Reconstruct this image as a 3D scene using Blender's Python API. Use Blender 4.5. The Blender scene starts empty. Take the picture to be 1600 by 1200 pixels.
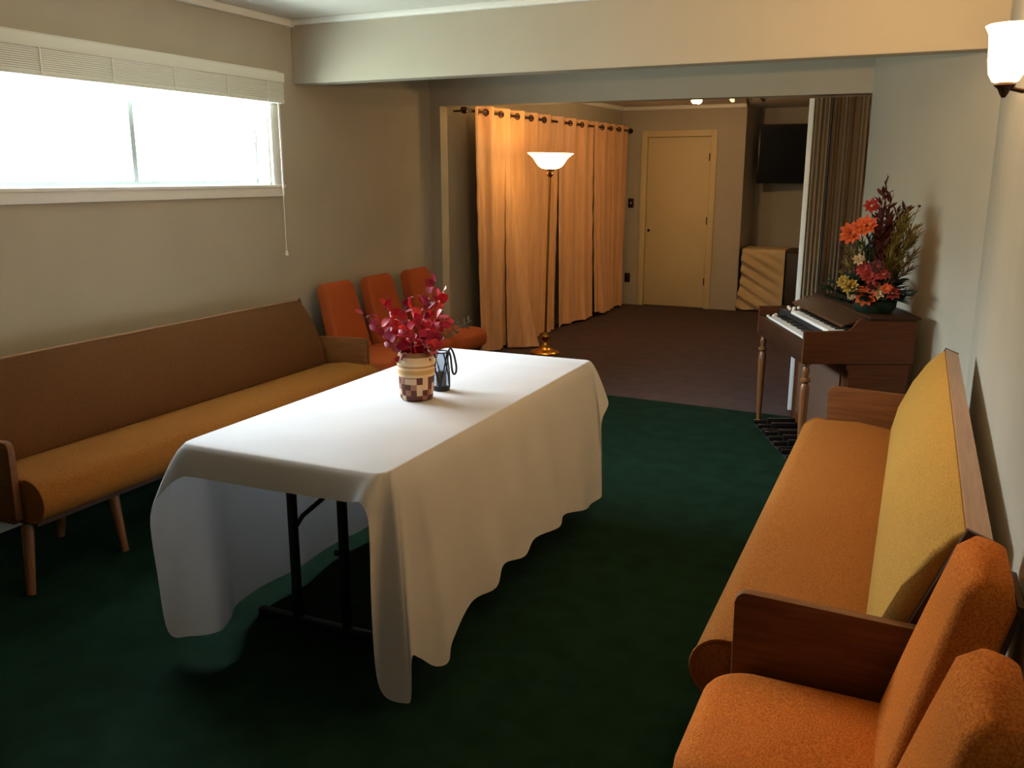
import bpy, bmesh, math, random
from mathutils import Vector, Matrix
PI = math.pi
R = math.radians
scene = bpy.context.scene
COL = scene.collection

# ------------------------------------------------------------------ camera
F, VX, VY, CAMH = 1390.0, 1445.0, 275.0, 1.6        # focal length and vanishing point for a 1600 x 1200 frame
d = Vector((VX - 800, VY - 600, F)).normalized()
xx = -((VY - 600) ** 2 + F * F) / (VX - 800)
r = -Vector((xx, VY - 600, F)).normalized()
dn = d.cross(r)
if dn.y < 0: dn = -dn
rows = (r, d, -dn)                                   # world axes seen from the camera (right, down, forward)
M = Matrix.Identity(4)
for i in range(3):
    M[i][0], M[i][1], M[i][2] = rows[i].x, -rows[i].y, -rows[i].z
M[2][3] = CAMH
cd = bpy.data.cameras.new('camera')
cd.sensor_width = 36.0
cd.lens = 36.0 * F / 1600.0
cd.clip_start = 0.02
cam = bpy.data.objects.new('camera', cd)
COL.objects.link(cam)
cam.matrix_world = M
scene.camera = cam

# ------------------------------------------------------------------ exposure, sky
scene.view_settings.view_transform = 'Standard'
scene.view_settings.look = 'None'
scene.view_settings.gamma = 1.0
scene.view_settings.use_curve_mapping = False
scene.view_settings.exposure = 0.0
SKY = 118.0
w = bpy.data.worlds.new('sky'); scene.world = w; w.use_nodes = True
nt = w.node_tree; nt.nodes.clear()
wo = nt.nodes.new('ShaderNodeOutputWorld'); bg = nt.nodes.new('ShaderNodeBackground')
tc = nt.nodes.new('ShaderNodeTexCoord'); sp = nt.nodes.new('ShaderNodeSeparateXYZ'); cr = nt.nodes.new('ShaderNodeValToRGB')
nt.links.new(tc.outputs['Generated'], sp.inputs[0]); nt.links.new(sp.outputs['Z'], cr.inputs[0])
cr.color_ramp.elements[0].position = 0.10; cr.color_ramp.elements[0].color = (0.16, 0.19, 0.17, 1)
cr.color_ramp.elements[1].position = 0.50; cr.color_ramp.elements[1].color = (0.78, 0.90, 1.0, 1)
nt.links.new(cr.outputs[0], bg.inputs[0]); bg.inputs[1].default_value = SKY
nt.links.new(bg.outputs[0], wo.inputs[0])

# ------------------------------------------------------------------ lights
def point(name, loc, power, color, radius=0.03):
    l = bpy.data.lights.new(name, 'POINT'); l.energy = power; l.color = color; l.shadow_soft_size = radius
    o = bpy.data.objects.new(name, l); COL.objects.link(o); o.location = loc
    return o
LX, RX = -3.72, 0.29                                  # the two long walls
pl = bpy.data.lights.new('window_portal', 'AREA'); pl.shape = 'RECTANGLE'; pl.size = 1.85; pl.size_y = 0.62
pl.energy = 1.0
pl.cycles.is_portal = True                            # guides sampling of the sky through the window, gives no light itself
po = bpy.data.objects.new('window_portal', pl); COL.objects.link(po)
po.location = (LX - 0.14, 3.63, 1.83); po.rotation_euler = (R(90), 0, R(90)); po.rotation_euler = Matrix(((0, 0, -1), (1, 0, 0), (0, -1, 0))).to_euler()
WARM = (1.0, 0.58, 0.25)
P_SCONCE, P_TORCH, P_SPOT = 130.0, 4.0, 26.0

# ------------------------------------------------------------------ materials
def lin(c):
    return tuple(((v / 255) / 12.92 if v / 255 <= 0.04045 else ((v / 255 + 0.055) / 1.055) ** 2.4) for v in c) + (1,)
def mat(name, rgb, rough=0.6, metal=0.0, sheen=0.0, spec=0.5, emit=None, estr=0.0):
    m = bpy.data.materials.new(name); m.use_nodes = True
    b = m.node_tree.nodes['Principled BSDF']
    b.inputs['Base Color'].default_value = lin(rgb); b.inputs['Roughness'].default_value = rough
    b.inputs['Metallic'].default_value = metal; b.inputs['Sheen Weight'].default_value = sheen
    b.inputs['Specular IOR Level'].default_value = spec
    if emit:
        b.inputs['Emission Color'].default_value = lin(emit); b.inputs['Emission Strength'].default_value = estr
    return m
def noise_mat(name, c1, c2, scale=60, rough=0.8, bump=0.0, stretch=(1, 1, 1), detail=4, sheen=0.0, spec=0.3, bscale=None, lo=0.35, hi=0.65, dist=0.01):
    m = mat(name, c1, rough, 0, sheen, spec); t = m.node_tree; b = t.nodes['Principled BSDF']
    tc = t.nodes.new('ShaderNodeTexCoord'); mp = t.nodes.new('ShaderNodeMapping'); mp.inputs['Scale'].default_value = stretch
    n = t.nodes.new('ShaderNodeTexNoise'); n.inputs['Scale'].default_value = scale; n.inputs['Detail'].default_value = detail
    r_ = t.nodes.new('ShaderNodeValToRGB')
    r_.color_ramp.elements[0].position = lo; r_.color_ramp.elements[0].color = lin(c1)
    r_.color_ramp.elements[1].position = hi; r_.color_ramp.elements[1].color = lin(c2)
    t.links.new(tc.outputs['Object'], mp.inputs[0]); t.links.new(mp.outputs[0], n.inputs['Vector'])
    t.links.new(n.outputs['Fac'], r_.inputs[0]); t.links.new(r_.outputs[0], b.inputs['Base Color'])
    if bump:
        n2 = n
        if bscale:
            n2 = t.nodes.new('ShaderNodeTexNoise'); n2.inputs['Scale'].default_value = bscale
            t.links.new(mp.outputs[0], n2.inputs['Vector'])
        bp = t.nodes.new('ShaderNodeBump'); bp.inputs['Strength'].default_value = bump; bp.inputs['Distance'].default_value = dist
        t.links.new(n2.outputs['Fac'], bp.inputs['Height']); t.links.new(bp.outputs[0], b.inputs['Normal'])
    return m
def wood(name, c1, c2, axis=0, rough=0.45, scale=6.0, spec=0.4):
    st = [14, 14, 14]; st[axis] = 0.9
    return noise_mat(name, c1, c2, scale, rough, 0.05, tuple(st), 6, 0, spec, lo=0.3, hi=0.7)
def basket_mat(name):
    m = mat(name, (210, 180, 140), 0.7); t = m.node_tree; b = t.nodes['Principled BSDF']; N = t.nodes.new; L = t.links.new
    tc = N('ShaderNodeTexCoord'); s = N('ShaderNodeSeparateXYZ'); L(tc.outputs['Object'], s.inputs[0])
    at = N('ShaderNodeMath'); at.operation = 'ARCTAN2'; L(s.outputs['Y'], at.inputs[0]); L(s.outputs['X'], at.inputs[1])
    a2 = N('ShaderNodeMath'); a2.operation = 'MULTIPLY'; a2.inputs[1].default_value = 2.9; L(at.outputs[0], a2.inputs[0])
    z2 = N('ShaderNodeMath'); z2.operation = 'MULTIPLY'; z2.inputs[1].default_value = 44; L(s.outputs['Z'], z2.inputs[0])
    cb = N('ShaderNodeCombineXYZ')
    for k, src in ((0, a2), (1, z2)):
        fl = N('ShaderNodeMath'); fl.operation = 'FLOOR'; L(src.outputs[0], fl.inputs[0]); L(fl.outputs[0], cb.inputs[k])
    wn = N('ShaderNodeTexWhiteNoise'); L(cb.outputs[0], wn.inputs['Vector'])
    r1 = N('ShaderNodeValToRGB'); r1.color_ramp.interpolation = 'CONSTANT'
    e = r1.color_ramp.elements; e[0].position = 0; e[0].color = lin((98, 52, 44)); e[1].position = 0.42; e[1].color = lin((170, 118, 92))
    e2 = e.new(0.68); e2.color = lin((226, 196, 158))
    L(wn.outputs['Value'], r1.inputs[0])
    # upper half: plain cream and tan bands with a dark patch or two at the rim
    r2 = N('ShaderNodeValToRGB'); r2.color_ramp.interpolation = 'CONSTANT'
    zz = N('ShaderNodeMath'); zz.operation = 'MULTIPLY'; zz.inputs[1].default_value = 5.0; L(s.outputs['Z'], zz.inputs[0])
    q = r2.color_ramp.elements; q[0].position = 0; q[0].color = lin((232, 205, 160)); q[1].position = 0.53; q[1].color = lin((214, 168, 106))
    for p_, c_ in ((0.62, (234, 208, 166)), (0.66, (196, 148, 92)), (0.70, (236, 210, 170)), (0.86, (150, 104, 66))):
        x = q.new(p_); x.color = lin(c_)
    L(zz.outputs[0], r2.inputs[0])
    gt = N('ShaderNodeMath'); gt.operation = 'GREATER_THAN'; gt.inputs[1].default_value = 0.096; L(s.outputs['Z'], gt.inputs[0])
    mx = N('ShaderNodeMix'); mx.data_type = 'RGBA'; L(gt.outputs[0], mx.inputs[0]); L(r1.outputs[0], mx.inputs[6]); L(r2.outputs[0], mx.inputs[7])
    L(mx.outputs[2], b.inputs['Base Color'])
    return m
def glass_mat(name, tint=(1, 1, 1, 1), fac=0.06):
    m = bpy.data.materials.new(name); m.use_nodes = True; t = m.node_tree; t.nodes.clear()
    o = t.nodes.new('ShaderNodeOutputMaterial'); mx = t.nodes.new('ShaderNodeMixShader')
    tr = t.nodes.new('ShaderNodeBsdfTransparent'); tr.inputs[0].default_value = tint
    gl = t.nodes.new('ShaderNodeBsdfGlossy'); gl.inputs['Roughness'].default_value = 0.03
    mx.inputs[0].default_value = fac
    t.links.new(tr.outputs[0], mx.inputs[1]); t.links.new(gl.outputs[0], mx.inputs[2]); t.links.new(mx.outputs[0], o.inputs[0])
    return m

WALL = noise_mat('wall_paint', (177, 171, 155), (181, 175, 159), 3, 0.75, 0.04, bscale=160)
CEIL = noise_mat('ceiling_paint', (222, 222, 216), (226, 226, 220), 3, 0.85, 0.05, bscale=200)
WHITE = mat('white_trim_paint', (236, 238, 234), 0.45)
CREAM = noise_mat('cream_door_paint', (208, 192, 150), (212, 196, 154), 2, 0.5)
GREEN = noise_mat('green_carpet', (15, 38, 26), (22, 48, 34), 9, 0.95, 0.6, bscale=420, sheen=0.0, spec=0.06, detail=8)
PLUM = noise_mat('brown_carpet', (60, 42, 38), (74, 52, 46), 8, 0.95, 0.5, bscale=420, sheen=0.08, spec=0.1, detail=8)
TAN = noise_mat('tan_tweed', (124, 76, 25), (156, 99, 40), 240, 0.9, 0.35, bscale=420, sheen=0.0, spec=0.15, dist=0.003)
GOLD = noise_mat('gold_tweed', (152, 113, 47), (184, 142, 67), 240, 0.9, 0.35, bscale=420, sheen=0.0, spec=0.15, dist=0.003)
ORANGE = noise_mat('orange_tweed', (162, 82, 20), (202, 116, 38), 240, 0.9, 0.35, bscale=420, sheen=0.0, spec=0.15, dist=0.003)
RUST = noise_mat('rust_tweed', (158, 74, 36), (188, 92, 46), 240, 0.9, 0.35, bscale=420, sheen=0.0, spec=0.15, dist=0.003)
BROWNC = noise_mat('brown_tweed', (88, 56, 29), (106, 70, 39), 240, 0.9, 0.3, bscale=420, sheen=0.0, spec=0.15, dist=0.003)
OAK = wood('oak_veneer', (96, 58, 28), (120, 76, 38), 1, 0.5, spec=.25)
OAKL = wood('oak_long', (150, 116, 88), (172, 138, 108), 0, 0.3)
DARKW = wood('dark_board', (58, 32, 16), (78, 44, 24), 1)
WALNUT = wood('walnut', (70, 38, 16), (92, 52, 24), 1, 0.5, spec=.22)
WALNUTX = wood('walnut_long', (46, 27, 16), (62, 37, 21), 0, 0.5, spec=.2)
LEGW = wood('turned_walnut', (104, 66, 38), (128, 84, 50), 2, 0.3)
LINEN = noise_mat('white_linen', (216, 215, 215), (222, 221, 221), 5, 0.8, 0.06, bscale=900, sheen=0.1, spec=0.2, dist=0.002)
def translucent(m, fac):
    t = m.node_tree; b = t.nodes['Principled BSDF']; o = t.nodes['Material Output']
    tr = t.nodes.new('ShaderNodeBsdfTranslucent'); tr.inputs[0].default_value = b.inputs['Base Color'].default_value
    mx = t.nodes.new('ShaderNodeMixShader'); mx.inputs[0].default_value = fac
    t.links.new(b.outputs[0], mx.inputs[1]); t.links.new(tr.outputs[0], mx.inputs[2]); t.links.new(mx.outputs[0], o.inputs[0])
translucent(LINEN, .28)
CREAMCL = noise_mat('cream_cloth', (204, 182, 140), (212, 190, 148), 5, 0.8, 0.06, bscale=700, spec=0.2)
SATIN = noise_mat('gold_satin', (210, 160, 116), (224, 176, 130), 4, 0.5, 0.1, (6, 6, 0.6), sheen=0.2, spec=0.4)
BLACK = mat('black_metal', (22, 22, 24), 0.4, 0.3)
PLAST = mat('black_plastic', (16, 15, 15), 0.35)
DARK = mat('dark_felt', (24, 19, 17), 0.8)
SCREEN = mat('tv_glass', (6, 6, 7), 0.4, spec=.15)
BRASS = mat('brass', (190, 140, 64), 0.25, 1.0)
BRONZE = mat('dark_bronze', (58, 36, 26), 0.35, 0.7)
CHROME = mat('chrome', (190, 190, 190), 0.2, 1.0)
KEYW = mat('ivory_keys', (236, 236, 230), 0.25)
TABLET = mat('ivory_tabs', (232, 222, 204), 0.35)
GREYPL = noise_mat('table_laminate', (150, 146, 138), (160, 156, 148), 30, 0.5)
BLINDM = mat('white_blind', (232, 236, 228), 0.55)
ALU = mat('aluminium_frame', (176, 184, 186), 0.4, 0.6)
VINYL = noise_mat('taupe_vinyl', (96, 80, 60), (140, 120, 94), 60, 0.6, 0.0, (1, 1, 0.004))
VINYLD = mat('dark_vinyl', (62, 50, 40), 0.6)
SHADE = mat('alabaster_glass', (255, 236, 200), 0.4, emit=(255, 214, 150), estr=9.0)
SHADE2 = mat('opal_glass', (255, 240, 210), 0.4, emit=(255, 206, 128), estr=12.0)
BULB = mat('lit_bulb', (255, 220, 180), 0.4, emit=(255, 190, 120), estr=25.0)
BASKET = basket_mat('woven_basket')
GLASS = glass_mat('window_glass')
JAR = glass_mat('smoky_glass', (0.78, 0.82, 0.86, 1), 0.10)
RED = noise_mat('red_leaf', (176, 14, 36), (206, 22, 48), 25, 0.5, spec=0.4)
RED2 = noise_mat('crimson_leaf', (140, 8, 44), (176, 16, 56), 25, 0.5, spec=0.4)
TWIG = mat('brown_twig', (92, 58, 44), 0.7)
PINKW = mat('pale_pink_berry', (236, 190, 190), 0.5)
SAGE = mat('grey_sage', (96, 92, 76), 0.8)
LEAFG = noise_mat('dark_green_leaf', (16, 32, 20), (32, 52, 34), 14, 0.5)
GRASSY = noise_mat('yellow_green_grass', (94, 84, 32), (120, 104, 44), 14, 0.8)
BURG = noise_mat('burgundy_leaf', (58, 20, 18), (84, 30, 24), 14, 0.7)
ORNG = noise_mat('orange_petal', (178, 66, 24), (196, 88, 36), 14, 0.6)
REDP = noise_mat('red_petal', (118, 26, 22), (146, 40, 30), 14, 0.6)
YEL = noise_mat('yellow_petal', (146, 114, 34), (168, 136, 48), 14, 0.6)
PEACH = noise_mat('cream_petal', (160, 136, 100), (178, 154, 116), 14, 0.6)
BROWNP = mat('brown_taupe', (88, 62, 44), 0.8)

# ------------------------------------------------------------------ mesh helpers
class MB:
    def __init__(s): s.bm = bmesh.new()
    def box(s, x0, x1, y0, y1, z0, z1, bev=0.0, seg=2, mtx=None):
        vs = [s.bm.verts.new((x, y, z)) for x in (x0, x1) for y in (y0, y1) for z in (z0, z1)]
        fs = [s.bm.faces.new([vs[i] for i in f]) for f in ((0, 1, 3, 2), (4, 6, 7, 5), (0, 4, 5, 1), (2, 3, 7, 6), (0, 2, 6, 4), (1, 5, 7, 3))]
        if mtx: bmesh.ops.transform(s.bm, matrix=mtx, verts=vs)
        if bev:
            es = list({e for f in fs for e in f.edges})
            bmesh.ops.bevel(s.bm, geom=es, offset=bev, segments=seg, profile=0.5, affect='EDGES')
        return s
    def prism(s, prof, a0, a1, axis='x', bev=0.0, seg=3, rings=1, warp=None):
        """closed 2D outline swept along an axis; axis x: (y,z), y: (x,z), z: (x,y)"""
        def P(u, v, a): return {'x': (a, u, v), 'y': (u, a, v), 'z': (u, v, a)}[axis]
        n = len(prof); R_ = []
        for k in range(rings + 1):
            a = a0 + (a1 - a0) * k / rings
            R_.append([s.bm.verts.new(P(u, v, a)) for u, v in prof])
        for k in range(rings):
            for i in range(n):
                j = (i + 1) % n
                s.bm.faces.new((R_[k][i], R_[k][j], R_[k + 1][j], R_[k + 1][i]))
        c0 = s.bm.faces.new(R_[0][::-1]); c1 = s.bm.faces.new(R_[-1])
        if bev:
            es = list(c0.edges) + list(c1.edges)
            bmesh.ops.bevel(s.bm, geom=es, offset=bev, segments=seg, profile=0.5, affect='EDGES')
        return s
    def tube(s, pts, rad, n=8, cap=True):
        pts = [Vector(p) for p in pts]; m = len(pts)
        rs = rad if isinstance(rad, (list, tuple)) else [rad] * m
        rings = []; up = None
        for i in range(m):
            t = (pts[min(i + 1, m - 1)] - pts[max(i - 1, 0)])
            if t.length < 1e-9: t = Vector((0, 0, 1))
            t.normalize()
            if up is None: up = t.orthogonal().normalized()
            up = (up - t * up.dot(t))
            up = up.normalized() if up.length > 1e-6 else t.orthogonal().normalized()
            b = t.cross(up)
            rings.append([s.bm.verts.new(pts[i] + (up * math.cos(2 * PI * k / n) + b * math.sin(2 * PI * k / n)) * rs[i]) for k in range(n)])
        for i in range(m - 1):
            for k in range(n):
                s.bm.faces.new((rings[i][k], rings[i][(k + 1) % n], rings[i + 1][(k + 1) % n], rings[i + 1][k]))
        if cap: s.bm.faces.new(rings[0][::-1]); s.bm.faces.new(rings[-1])
        return s
    def lathe(s, prof, n=24, c=(0, 0, 0), closed=False, mtx=None):
        rings = []
        new = []
        for rr, z in prof:
            if rr < 1e-6:
                v = s.bm.verts.new((c[0], c[1], c[2] + z)); rings.append([v]); new.append(v)
            else:
                ring = [s.bm.verts.new((c[0] + rr * math.cos(2 * PI * k / n), c[1] + rr * math.sin(2 * PI * k / n), c[2] + z)) for k in range(n)]
                rings.append(ring); new += ring
        pairs = [(i, i + 1) for i in range(len(rings) - 1)]
        if closed: pairs.append((len(rings) - 1, 0))
        for i, j in pairs:
            A, B = rings[i], rings[j]
            for k in range(n):
                q = (k + 1) % n
                if len(A) == 1 and len(B) == 1: continue
                if len(A) == 1: s.bm.faces.new((A[0], B[q], B[k]))
                elif len(B) == 1: s.bm.faces.new((A[k], A[q], B[0]))
                else: s.bm.faces.new((A[k], A[q], B[q], B[k]))
        if mtx: bmesh.ops.transform(s.bm, matrix=mtx, verts=new)
        return s
    def torus(s, c, rad, r2, axis='z', n=20, m=8):
        V = []
        for i in range(n):
            a = 2 * PI * i / n; row = []
            for j in range(m):
                b = 2 * PI * j / m
                x, y, z = (rad + r2 * math.cos(b)) * math.cos(a), (rad + r2 * math.cos(b)) * math.sin(a), r2 * math.sin(b)
                if axis == 'y': x, y, z = x, z, y
                if axis == 'x': x, y, z = z, x, y
                row.append(s.bm.verts.new((c[0] + x, c[1] + y, c[2] + z)))
            V.append(row)
        for i in range(n):
            for j in range(m):
                s.bm.faces.new((V[i][j], V[(i + 1) % n][j], V[(i + 1) % n][(j + 1) % m], V[i][(j + 1) % m]))
        return s
    def grid(s, rows, wrap=False):
        V = [[s.bm.verts.new(p) for p in row] for row in rows]
        for i in range(len(V) - 1):
            n = len(V[i])
            for j in range(n if wrap else n - 1):
                k = (j + 1) % n
                s.bm.faces.new((V[i][j], V[i][k], V[i + 1][k], V[i + 1][j]))
        return V
    def leaf(s, p, direction, length, width, normal=None, fold=0.15, curl=0.2):
        """a small bent leaf with real thickness added later by solidify"""
        p = Vector(p); dd = Vector(direction).normalized()
        nn = Vector(normal) if normal is not None else dd.orthogonal()
        nn = (nn - dd * nn.dot(dd)); nn = nn.normalized() if nn.length > 1e-5 else dd.orthogonal().normalized()
        sd = dd.cross(nn)
        prev = None
        for k in range(6):
            t = k / 5; wd = width * 0.5 * (math.sin(PI * min(1, 0.06 + t * 0.94)) ** 0.8) if k < 5 else 0.0005
            if k == 0: wd = width * 0.06
            c = p + dd * (length * t) + nn * (-curl * length * t * t)
            row = [s.bm.verts.new(c + sd * wd + nn * fold * wd), s.bm.verts.new(c), s.bm.verts.new(c - sd * wd + nn * fold * wd)]
            if prev:
                for a in (0, 1): s.bm.faces.new((prev[a], prev[a + 1], row[a + 1], row[a]))
            prev = row
        return s
    def build(s, name, material, parent=None, smooth=True, loc=(0, 0, 0), solid=0.0, angle=40, recalc=True):
        if recalc: bmesh.ops.recalc_face_normals(s.bm, faces=s.bm.faces)
        if solid:
            bmesh.ops.solidify(s.bm, geom=list(s.bm.faces), thickness=solid)
        me = bpy.data.meshes.new(name); s.bm.to_mesh(me); s.bm.free()
        for m in (material if isinstance(material, (list, tuple)) else [material]): me.materials.append(m)
        if smooth:
            me.polygons.foreach_set('use_smooth', [True] * len(me.polygons))
            try: me.set_sharp_from_angle(angle=R(angle))
            except Exception: pass
        o = bpy.data.objects.new(name, me); COL.objects.link(o); o.location = loc
        if parent: o.parent = parent
        return o

def tag(o, label, cat, group=None):
    o['label'] = label; o['category'] = cat
    if group: o['group'] = group
    return o
def thing(name, label, cat, loc=(0, 0, 0), rotz=0.0, group=None):
    o = bpy.data.objects.new(name, None); COL.objects.link(o); o.empty_display_size = 0.1
    o.location = loc; o.rotation_euler = (0, 0, rotz)
    return tag(o, label, cat, group)
def struct(o):
    o['kind'] = 'structure'; return o
def dup(root, loc, rotz, label, group=None):
    c = root.copy(); COL.objects.link(c); c.location = loc; c.rotation_euler = (0, 0, rotz); c['label'] = label
    if group: c['group'] = group
    for ch in list(root.children):
        q = ch.copy(); COL.objects.link(q); q.parent = c
        for g in list(ch.children):
            h = g.copy(); COL.objects.link(h); h.parent = q
    return c
def arc(cx, cz, rad, a0, a1, n):
    return [(cx + rad * math.cos(R(a0 + (a1 - a0) * k / n)), cz + rad * math.sin(R(a0 + (a1 - a0) * k / n))) for k in range(n + 1)]
def spline(pts, sub, closed=False):
    out = []; n = len(pts)
    rng = range(n if closed else n - 1)
    g = (lambda i: pts[i % n]) if closed else (lambda i: pts[max(0, min(n - 1, i))])
    for i in rng:
        p0, p1, p2, p3 = (Vector(g(i + k)) for k in (-1, 0, 1, 2))
        for k in range(sub):
            t = k / sub
            # centripetal-ish: limit overshoot with damped tangents
            m1 = (p2 - p0) * 0.5; m2 = (p3 - p1) * 0.5; L = (p2 - p1).length
            if m1.length > L * 1.5: m1 *= L * 1.5 / m1.length
            if m2.length > L * 1.5: m2 *= L * 1.5 / m2.length
            h1 = 2 * t ** 3 - 3 * t ** 2 + 1; h2 = -2 * t ** 3 + 3 * t ** 2; h3 = t ** 3 - 2 * t ** 2 + t; h4 = t ** 3 - t ** 2
            out.append(p1 * h1 + p2 * h2 + m1 * h3 + m2 * h4)
    if not closed: out.append(Vector(pts[-1]))
    return out

# ------------------------------------------------------------------ the room
YB, YF = -2.0, 11.9                                  # rear wall behind the camera, far wall of the recess
HL, HR = 6.60, 6.15                                  # depth of the partition wall at its left and right end
def hy(x): return HL + (HR - HL) * (x - LX) / (RX - LX)
CH, CH2 = 2.55, 2.42
b = MB(); b.bm.faces.new([b.bm.verts.new(v) for v in ((LX - .2, YB, 0), (RX + .2, YB, 0), (RX + .2, 6.06, 0), (LX - .2, 6.31, 0))])
g = bmesh.ops.extrude_face_region(b.bm, geom=list(b.bm.faces)); bmesh.ops.translate(b.bm, vec=(0, 0, -.05), verts=[v for v in g['geom'] if isinstance(v, bmesh.types.BMVert)])
struct(b.build('floor', GREEN, smooth=False))
b = MB(); b.bm.faces.new([b.bm.verts.new(v) for v in ((LX - .2, 6.31, 0), (RX + .2, 6.06, 0), (RX + .2, YF + .1, 0), (LX - .2, YF + .1, 0))])
g = bmesh.ops.extrude_face_region(b.bm, geom=list(b.bm.faces)); bmesh.ops.translate(b.bm, vec=(0, 0, -.05), verts=[v for v in g['geom'] if isinstance(v, bmesh.types.BMVert)])
struct(b.build('floor_far', PLUM, smooth=False))
struct(MB().box(LX - .2, RX + .2, YB - .2, 6.7, CH, CH + .1).build('ceiling', CEIL, smooth=False))
struct(MB().box(LX - .2, RX + .2, 6.7, YF + .2, CH2, CH2 + .1).build('ceiling_far', CEIL, smooth=False))
# left wall with the window opening
WY0, WY1, WZ0, WZ1 = 2.66, 4.58, 1.54, 2.16
struct(MB().box(LX - .15, LX, YB - .2, WY0, 0, CH).box(LX - .15, LX, WY1, 6.7, 0, CH).box(LX - .15, LX, WY0, WY1, 0, WZ0).box(LX - .15, LX, WY0, WY1, WZ1, CH).build('wall_left', WALL, smooth=False))
def rw(y): return RX - .0154 * (4.92 - y)             # the right wall closes in slightly towards the camera
struct(MB().prism([(RX, 4.92), (rw(YB - .2), YB - .2), (RX + .3, YB - .2), (RX + .3, YF + .2), (RX, YF + .2)], 0, CH, 'z').build('wall_right', WALL, smooth=False))
struct(MB().box(LX - .15, RX + .15, YB - .15, YB, 0, CH).build('wall_rear', WALL, smooth=False))
struct(MB().box(LX - .75, LX - .15, YB, 6.7, 2.45, 2.55).build('sky_blocker', WHITE, smooth=False))  # unseen slab added outside above the window to block high sky light
# far room: left wall leans in slightly, door wall, recess
b = MB()
q = [(LX, 6.55), (-3.46, 10.95), (-3.46, 11.1), (LX - .15, 11.1), (LX - .15, 6.55)]
b.prism(q, 0, CH2 + .05, 'z'); struct(b.build('wall_far_left', WALL, smooth=False))
DX0, DX1, DZ = -3.14, -2.335, 2.075                  # door opening
struct(MB().box(-3.6, DX0, 10.95, 11.1, 0, CH2).box(DX1, -1.95, 10.95, 11.1, 0, CH2).box(DX0, DX1, 10.95, 11.1, DZ, CH2).box(-2.1, -1.95, 11.1, YF, 0, CH2).box(DX0 - .1, DX1 + .1, 11.1, 11.2, 0, CH2).build('wall_far', WALL, smooth=False))  # last box: unseen backing added behind the door, stops sky light leaking under it
struct(MB().box(-2.1, RX, YF - .1, YF + .1, 0, CH2).build('wall_recess', WALL, smooth=False))
# dropped beam across the room
struct(MB().box(LX, RX, 4.85, 4.98, 2.17, CH, .006).build('ceiling_beam', WALL, smooth=False))
# partition wall: header, right return, left jamb
def wedge(x0, x1, zl, zr, top, t=.14):
    b = MB(); V = []
    for x, z in ((x0, zl), (x1, zr)):
        for dy in (0, t):
            V.append((b.bm.verts.new((x, hy(x) + dy, z)), b.bm.verts.new((x, hy(x) + dy, top))))
    a, c_, e, f = V
    for q in ((a[0], e[0], e[1], a[1]), (c_[0], c_[1], f[1], f[0]), (a[0], a[1], c_[1], c_[0]), (e[0], f[0], f[1], e[1]), (a[0], c_[0], f[0], e[0]), (a[1], e[1], f[1], c_[1])):
        b.bm.faces.new(q)
    return b
struct(wedge(LX, -.345, 2.15, 2.105, CH).build('wall_header', WALL, smooth=False))
AW0, AW1 = (RX, 4.92), (-.345, hy(-.345))            # angled wall between the beam's right end and the opening
struct(MB().prism([AW0, AW1, (AW1[0], AW1[1] + .14), (RX, 6.4)], 0, CH, 'z').build('wall_angled', WALL, smooth=False))
struct(wedge(LX, -3.615, 0, 0, 2.16, .12).build('trim_jamb', WALL, smooth=False))
# crown strips
struct(MB().box(LX, LX + .035, YB, 4.85, CH - .045, CH, .008).build('trim_crown_left', WHITE))
struct(MB().box(LX, RX, 4.81, 4.85, CH - .035, CH, .008).build('trim_crown_beam', WHITE))
struct(MB().box(-3.46, -1.95, 10.91, 10.95, CH2 - .045, CH2, .008).build('trim_crown_far', WHITE))
b = MB(); b.prism([(LX + .02, 6.8), (-3.42, 10.95), (-3.47, 10.95), (LX - .03, 6.8)], CH2 - .045, CH2, 'z'); struct(b.build('trim_crown_far_left', WHITE))

# ------------------------------------------------------------------ window and blind
wn = struct(thing('window_1', 'wide white-framed slider window high in the left wall', 'window', (LX, 0, 0)))
b = MB()                                             # casing on the wall face
b.box(0, .022, WY0 - .10, WY1 + .10, WZ0 - .065, WZ0 + .005, .004).box(0, .022, WY1, WY1 + .10, WZ0, WZ1 + .06, .004).box(0, .022, WY0 - .1, WY0, WZ0, WZ1 + .06, .004).box(0, .022, WY0 - .1, WY1 + .1, WZ1, WZ1 + .07, .004)
b.build('casing', WHITE, wn)
b = MB(); b.box(-.15, .0, WY0, WY1, WZ0, WZ0 + .014).box(-.15, 0, WY1 - .014, WY1, WZ0, WZ1).box(-.15, 0, WY0, WY0 + .014, WZ0, WZ1).box(-.15, 0, WY0, WY1, WZ1 - .014, WZ1)
b.build('reveal', WHITE, wn, smooth=False)
b = MB(); b.box(.022, .034, WY0 - .1, WY1 + .1, WZ0 - .012, WZ0 + .008, .004); b.build('sill', WHITE, wn)
fy0, fy1 = WY0 + .014, WY1 - .014; fm = (fy0 + fy1) / 2 - .02
b = MB(); b.box(-.13, -.09, fy0, fy1, WZ0 + .014, WZ0 + .034).box(-.13, -.09, fy0, fy1, WZ1 - .034, WZ1 - .014).box(-.13, -.09, fy0, fy0 + .022, WZ0 + .03, WZ1 - .03).box(-.13, -.09, fy1 - .03, fy1, WZ0 + .03, WZ1 - .03).box(-.125, -.095, fm - .016, fm + .016, WZ0 + .03, WZ1 - .03)
b.build('sash_frame', ALU, wn, smooth=False)
MB().box(-.092, -.08, fy1 - .03, fy1 - .008, 1.80, 1.86, .003).build('latch', CHROME, wn)
for a0, a1 in ((fy0 + .022, fm - .016), (fm + .016, fy1 - .03)):
    MB().box(-.112, -.108, a0, a1, WZ0 + .034, WZ1 - .034).build('pane', GLASS, wn, smooth=False)
bl = thing('window_blind', 'white horizontal blind raised to a stack above the window', 'blind', (LX + .024, 0, 0))
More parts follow.
